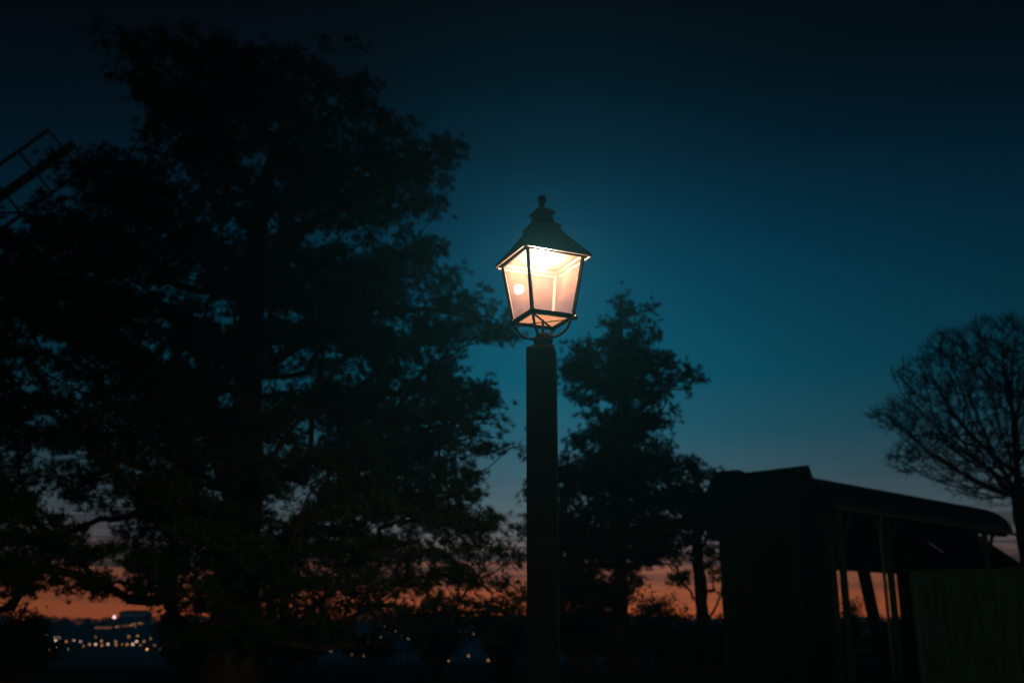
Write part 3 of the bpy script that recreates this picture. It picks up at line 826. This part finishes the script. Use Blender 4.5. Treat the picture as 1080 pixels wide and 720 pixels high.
for k in range(4):
    a1 = Matrix.Rotation(math.pi / 2 * k, 3, 'Y') @ e1; a2 = Matrix.Rotation(math.pi / 2 * k, 3, 'Y') @ e2
    sm_ = MB(); off = Vector((0, -.1 if k % 2 else -.25, 0))
    sm_.beam(H + off, H + off + a1 * SL, .28, .3, up=Vector((0, 1, 0)))
    for j in range(5):
        r_ = SL - .5 - 1.55 * j
        sm_.beam(H + off + a1 * r_ - a2 * 1.35, H + off + a1 * r_ + a2 * 1.35, .10, .10, up=Vector((0, 1, 0)))
    for s_ in (-1, 1):
        sm_.beam(H + off + a1 * (SL - .5 - 1.55 * 4) + a2 * 1.3 * s_, H + off + a1 * (SL - .45) + a2 * 1.3 * s_, .12, .12, up=Vector((0, 1, 0)))
    sm_.build('sail', M_timber, mill)
for (x_, z_) in ((0, 3.2), (.1, 6.5)):
    wn = MB(); wn.box(Vector((x_, -2.28 + z_ * .045, z_)), (.7, .08, .9)); wn.box(Vector((x_, -2.34 + z_ * .045, z_)), (.06, .05, .9)); wn.build('window', M_timber, mill)

# ------------------------------------------------------------------ shrubs
def shrub(px, py, D, w, label, dens=1.0, group='shrubs along the brow of the hill'):
    top = P(px, py, D); zb_ = terrain(top.x, top.y); h = max(.5, top.z - zb_)
    root = empty('shrub', (top.x, top.y, zb_), label, 'shrub', group)
    st = MB(); V = []
    cs = []
    for i in range(int(20 * w)):
        a = random.uniform(0, 6.28); r = w * math.sqrt(random.random()) * .5
        e = Vector((r * math.cos(a), r * math.sin(a), h * random.uniform(.45, .93) * (1 - (r / w) ** 2 * .8)))
        b = Vector((r * .25 * math.cos(a), r * .25 * math.sin(a), 0))
        m_ = b.lerp(e, .5) + Vector((random.gauss(0, .06), random.gauss(0, .06), .05))
        st.tube([b, m_, e], [.02, .014, .006], 4, cap=False)
        cs += [e, m_.lerp(e, .4), m_, e + Vector((random.gauss(0, .12), random.gauss(0, .12), random.gauss(0, .1)))]
        for k in range(3):
            e3 = m_.lerp(e, random.random()) + Vector((random.gauss(0, .22), random.gauss(0, .22), random.gauss(.08, .12))); st.tube([m_, e3], [.009, .004], 3, cap=False); cs.append(e3)
    for c in cs:
        for k in range(int(16 * dens)):
            p = np.array(c) + rng.normal(size=3) * .12
            p[2] = max(p[2], .02)
            d = rng.normal(size=3); d /= np.linalg.norm(d); s_ = np.cross(d, rng.normal(size=3)); s_ /= np.linalg.norm(s_)
            l = random.uniform(.03, .07); V += [p - d * l, p + s_ * l * .45, p + d * l, p - s_ * l * .45]
    st.build('stems', M_bark2, root); tri_mesh('foliage', np.array(V), M_leaf, root, nv=4)
for a_ in [(20, 645, 24.5, 1.9, 'tall dense shrub at the left edge, left of the town lights', 2.2), (-12, 650, 24, 1.6, 'round shrub cut by the left edge of the view', 2.0),
           (296, 640, 30, 2.0, 'rounded shrub just right of the big pine trunk', 1.6), (205, 655, 29, 1.6, 'low shrub just left of the big pine trunk', 1.4),
           (330, 640, 31, .9, 'small shrub left of the upright file of town lights', 1.2),
           (462, 634, 32, 2.2, 'straggly shrub below the sunset gap left of the lamp post', .9), (530, 628, 31, 1.9, 'dense shrub touching the left side of the lamp post', 1.6),
           (612, 606, 32, 2.4, 'broad tall shrub between the lamp post and the conical pine', 1.6), (692, 618, 33, 2.1, 'leafy shrub right of the conical pine trunk', 1.3),
           (720, 650, 30, 1.2, 'knee-high shrub left of the thick-stemmed pine', 1.2),
           (392, 664, 33, 1.5, 'low thin shrub left of the sunset gap, under the big pine branches', .6),
           (575, 640, 33, 1.6, 'shrub half hidden behind the lamp post', 1.5), (655, 634, 31, 2.0, 'thick shrub round the foot of the conical pine', 1.5),
           (250, 648, 28, 2.2, 'wide shrub in front of the big pine trunk', 1.5), (745, 648, 32, 1.6, 'shrub round the foot of the thick-stemmed pine', 1.3),
           (775, 655, 29, 1.4, 'shrub at the left foot of the timber house', 1.5), (888, 626, 36, 1.1, 'shrub seen through the left bay of the shelter', 1.5),
           (935, 648, 37.5, 1.6, 'shrub seen through the shelter beside the downpipe', 1.5)]:
    shrub(*a_)

# ------------------------------------------------------------------ town lights
amb = (1.0, .46, .16); wht = (1.0, .68, .5); pnk = (1.0, .62, .66); grn = (.55, .75, .3); red = (1.0, .03, .08); yel = (1.0, .62, .2); blu = (.75, .85, 1.0)
LM = {}
def lamp_mesh(col, s, r, h=6.0):
    key = (col, s, r)
    if key in LM: return LM[key]
    m = emit('lamp_light', col, s)
    t = MB(); t.tube([(0, 0, -h), (0, 0, -.1)], [.09, .06], 5, mi=1)
    t.lathe([(.02, -r), (r * .8, -r * .6), (r, 0), (r * .8, r * .6), (.02, r)], 8, mi=0)
    t.box((0, 0, r + .04), (r * 1.6, r * 1.6, .06), mi=1)
    me = bpy.data.meshes.new('distant_street_lamp'); me.from_pydata(t.v, [], t.f); me.materials.append(m); me.materials.append(M_iron)
    me.polygons.foreach_set('material_index', t.m); me.update(); LM[key] = me
    return me
def ray_land(px, py, h):
    best = None
    for i in range(60, 1160):
        D = i * .5
        p = P(px, py, D)
        gz = terrain(p.x, p.y) + h
        if D > 110 and p.z - gz <= 0: return p, gz
    return P(px, py, 540), P(px, py, 540).z
ORD = ['first', 'second', 'third', 'fourth', 'fifth', 'sixth', 'seventh', 'eighth', 'ninth', 'tenth', 'eleventh', 'twelfth', 'thirteenth', 'fourteenth', 'fifteenth', 'sixteenth', 'seventeenth', 'eighteenth', 'nineteenth', 'twentieth']
def lights(lst, where, group, cname):
    lst = sorted(lst)
    for i, (px, py, col, s) in enumerate(lst):
        p, gz = ray_land(px, py, 6.0)
        dist = p.y
        r = .12 + dist / 4200
        o = bpy.data.objects.new('distant_street_lamp', lamp_mesh(col, s, round(r, 2))); COL.objects.link(o)
        o.location = p
        nm = {amb: 'amber', wht: 'whitish', pnk: 'pinkish', grn: 'greenish', red: 'red', yel: 'yellow', blu: 'cold white'}[col]
        tag(o, f'{nm} lamp, {ORD[i]} from left {where}', cname, group)
H_, M_, L_ = 4.6, 2.0, .8
row = [(57, 672, wht, M_), (58.5, 675, wht, H_), (62, 672, wht, M_), (66, 674, wht, H_), (70, 676, amb, M_), (78, 675, wht, M_), (85, 676, pnk, M_), (94.5, 679, amb, M_), (101, 679, wht, H_), (107, 675.5, amb, M_), (107.5, 680, amb, M_),
       (114, 679, wht, H_), (122, 676, amb, M_), (122.5, 679.5, amb, M_), (129, 679, amb, L_), (134, 679, amb, M_), (140, 679, wht, H_), (144, 676, wht, H_), (152, 676, amb, M_)]
lights(row, 'in the bright row low on the left', 'bright row of town lamps low on the left', 'street lamp')
lights([(42, 664, yel, L_), (50, 668, grn, L_), (52, 684, amb, L_), (59, 683, amb, M_), (73, 684, grn, M_), (88, 681, amb, L_), (101, 671, yel, L_), (136, 671, amb, M_), (145, 670, yel, M_), (148, 680, yel, L_), (155, 684, amb, H_), (159, 673, yel, L_), (163, 680, yel, L_), (170, 684, amb, M_)],
       'of those scattered round the bright row', 'lamps scattered round the bright row', 'street lamp')
lights([(181, 675, yel, L_), (189, 683, amb, L_), (195, 687, red, H_), (202, 687, yel, L_), (203, 694, amb, L_), (207, 674, pnk, M_), (202, 678, grn, L_)], 'in the loose cluster left of the big trunk', 'lamps left of the pine trunk', 'street lamp')
lights([(101 + 2.6 * i, 661.5 - .02 * i, amb, L_) for i in range(7)] + [(123, 660.3, amb, M_), (126, 660, amb, L_), (131, 659.6, amb, L_), (134, 659.3, amb, L_), (138, 658.8, amb, M_), (141.5, 657.7, amb, M_), (142.5, 660.5, amb, L_), (147, 657, amb, M_), (150, 657, amb, L_)],
       'in the thin string on the far slope', 'string of lamps on the far slope', 'street lamp')
lights([(371, 651.5, amb, L_), (372, 664, amb, M_), (373, 677, wht, M_), (371.3, 690, wht, M_)], 'in the upright file right of the big pine trunk', 'upright file of lamps', 'street lamp')
lights([(349, 686, amb, L_), (384, 691, amb, L_), (387, 676, yel, 1.2), (391, 670, yel, 1.2), (402, 671, yel, 1.2), (412, 670, amb, 2), (407, 678, yel, 1.2), (410, 680, yel, 1.2), (402, 657.5, wht, 1.2), (406, 659.5, wht, 2), (411, 663, wht, 1.2), (416, 665.6, wht, 2.5), (424, 669, wht, 1.5), (431, 673, wht, 1.2), (432, 655.5, amb, L_)],
       'among faint ones right of the upright file', 'faint lamps beyond the low branches', 'street lamp')
lights([(449, 695, blu, M_), (463, 663.5, amb, M_), (470, 664, amb, L_), (471, 655.5, amb, 1.2), (484, 664, amb, M_), (499, 668, yel, 1.2), (522, 664, yel, L_), (526, 671, grn, 1.2), (473, 696, amb, 1.5), (494, 691, amb, 1.5), (515, 696, amb, 1.2)],
       'among those just left of the lamp post', 'town lamps just left of the lamp post', 'street lamp')
lights([(716, 667, wht, L_), (719, 665.6, wht, L_), (709, 684, amb, M_), (713, 685, amb, M_), (721, 684, amb, M_), (725, 684, yel, L_), (711, 697, yel, 1.2), (719, 698, yel, 1.2), (744, 660, pnk, L_), (746, 673, yel, 1.2), (752, 686, red, L_), (783, 683, yel, L_), (795, 681, grn, 1.5)],
       'among those between conical pine and timber house', 'town lamps left of the timber house', 'street lamp')
# floodlight mast and the hall with a faint violet emissive band below the left sky gap
p, gz = ray_land(120.5, 650.5, 9.0)
o = bpy.data.objects.new('floodlight_mast', lamp_mesh(pnk, 3.5, .55, 9.0)); COL.objects.link(o); o.location = p
tag(o, 'single pinkish floodlight mast above the string of lamps on the far slope', 'floodlight')
hp = P(143, 650, 470); hz_ = terrain(hp.x, hp.y)
hall = empty('sports_hall', (hp.x, hp.y, hz_), 'far hall with a faint violet glowing band, right of the pinkish floodlight', 'hall')
tp_ = P(143, 643, 470).z - hz_; wd = 6.2
hb = MB(); hb.box((0, 0, (tp_ - 1.6) / 2), (2 * wd, 8, tp_ - 1.6)); hb.build('wall', M_brick, hall)
M_violet = emit('violet_glow_band', (.42, .38, .75), .03)
hr_ = MB(); n_ = 12
for i in range(n_ + 1):
    a = math.pi * i / n_
    for y_ in (-4.2, 4.2): hr_.v.append((-math.cos(a) * (wd + .2), y_, tp_ - 1.6 + math.sin(a) * 1.6))
for i in range(n_): hr_.f.append((2 * i, 2 * i + 1, 2 * i + 3, 2 * i + 2)); hr_.m.append(0)
hr_.f.append(tuple(2 * i for i in range(n_ + 1))); hr_.m.append(0)
hr_.build('roof', M_roof, hall)
hl = MB()
for k in range(7): hl.box((-wd + 1 + k * (2 * wd - 2) / 6, -4.3, tp_ - 2.1 + .25 * math.sin(k * 2.1)), (1.3, .15, .9))
hl.build('lit_window', M_violet, hall)

# ------------------------------------------------------------------ haze
HZ = 0.0013  # haze added to imitate the lens halo round the lantern
hm = bpy.data.materials.new('halo_haze'); hm.use_nodes = True
nt = hm.node_tree; nt.nodes.clear()
pv = nt.nodes.new('ShaderNodeVolumePrincipled'); pv.inputs['Density'].default_value = HZ
pv.inputs['Color'].default_value = (.09, .6, .9, 1); pv.inputs['Anisotropy'].default_value = 0.68  # cold tint offsets the warm bulb so the glow turns teal
ou = nt.nodes.new('ShaderNodeOutputMaterial'); nt.links.new(pv.outputs[0], ou.inputs['Volume'])
hb = MB(); hb.box((0, 0, 3.0), (1480, 1480, 46.0)); ho = hb.build('haze', hm)
tag(ho, 'thin haze added for the lantern halo, over the hilltop and the valley', 'haze', kind='stuff')

# ------------------------------------------------------------------ render settings
SC.render.engine = 'CYCLES'
cy = SC.cycles
cy.use_denoising = True; cy.denoiser = 'OPENIMAGEDENOISE'
cy.max_bounces = 5; cy.diffuse_bounces = 2; cy.glossy_bounces = 2; cy.transparent_max_bounces = 12; cy.volume_bounces = 0; cy.transmission_bounces = 3
cy.sample_clamp_indirect = 4
cy.use_adaptive_sampling = False
SC.view_settings.view_transform = 'Standard'; SC.view_settings.look = 'None'
SC.view_settings.exposure = 0; SC.view_settings.gamma = 1; SC.view_settings.use_curve_mapping = False
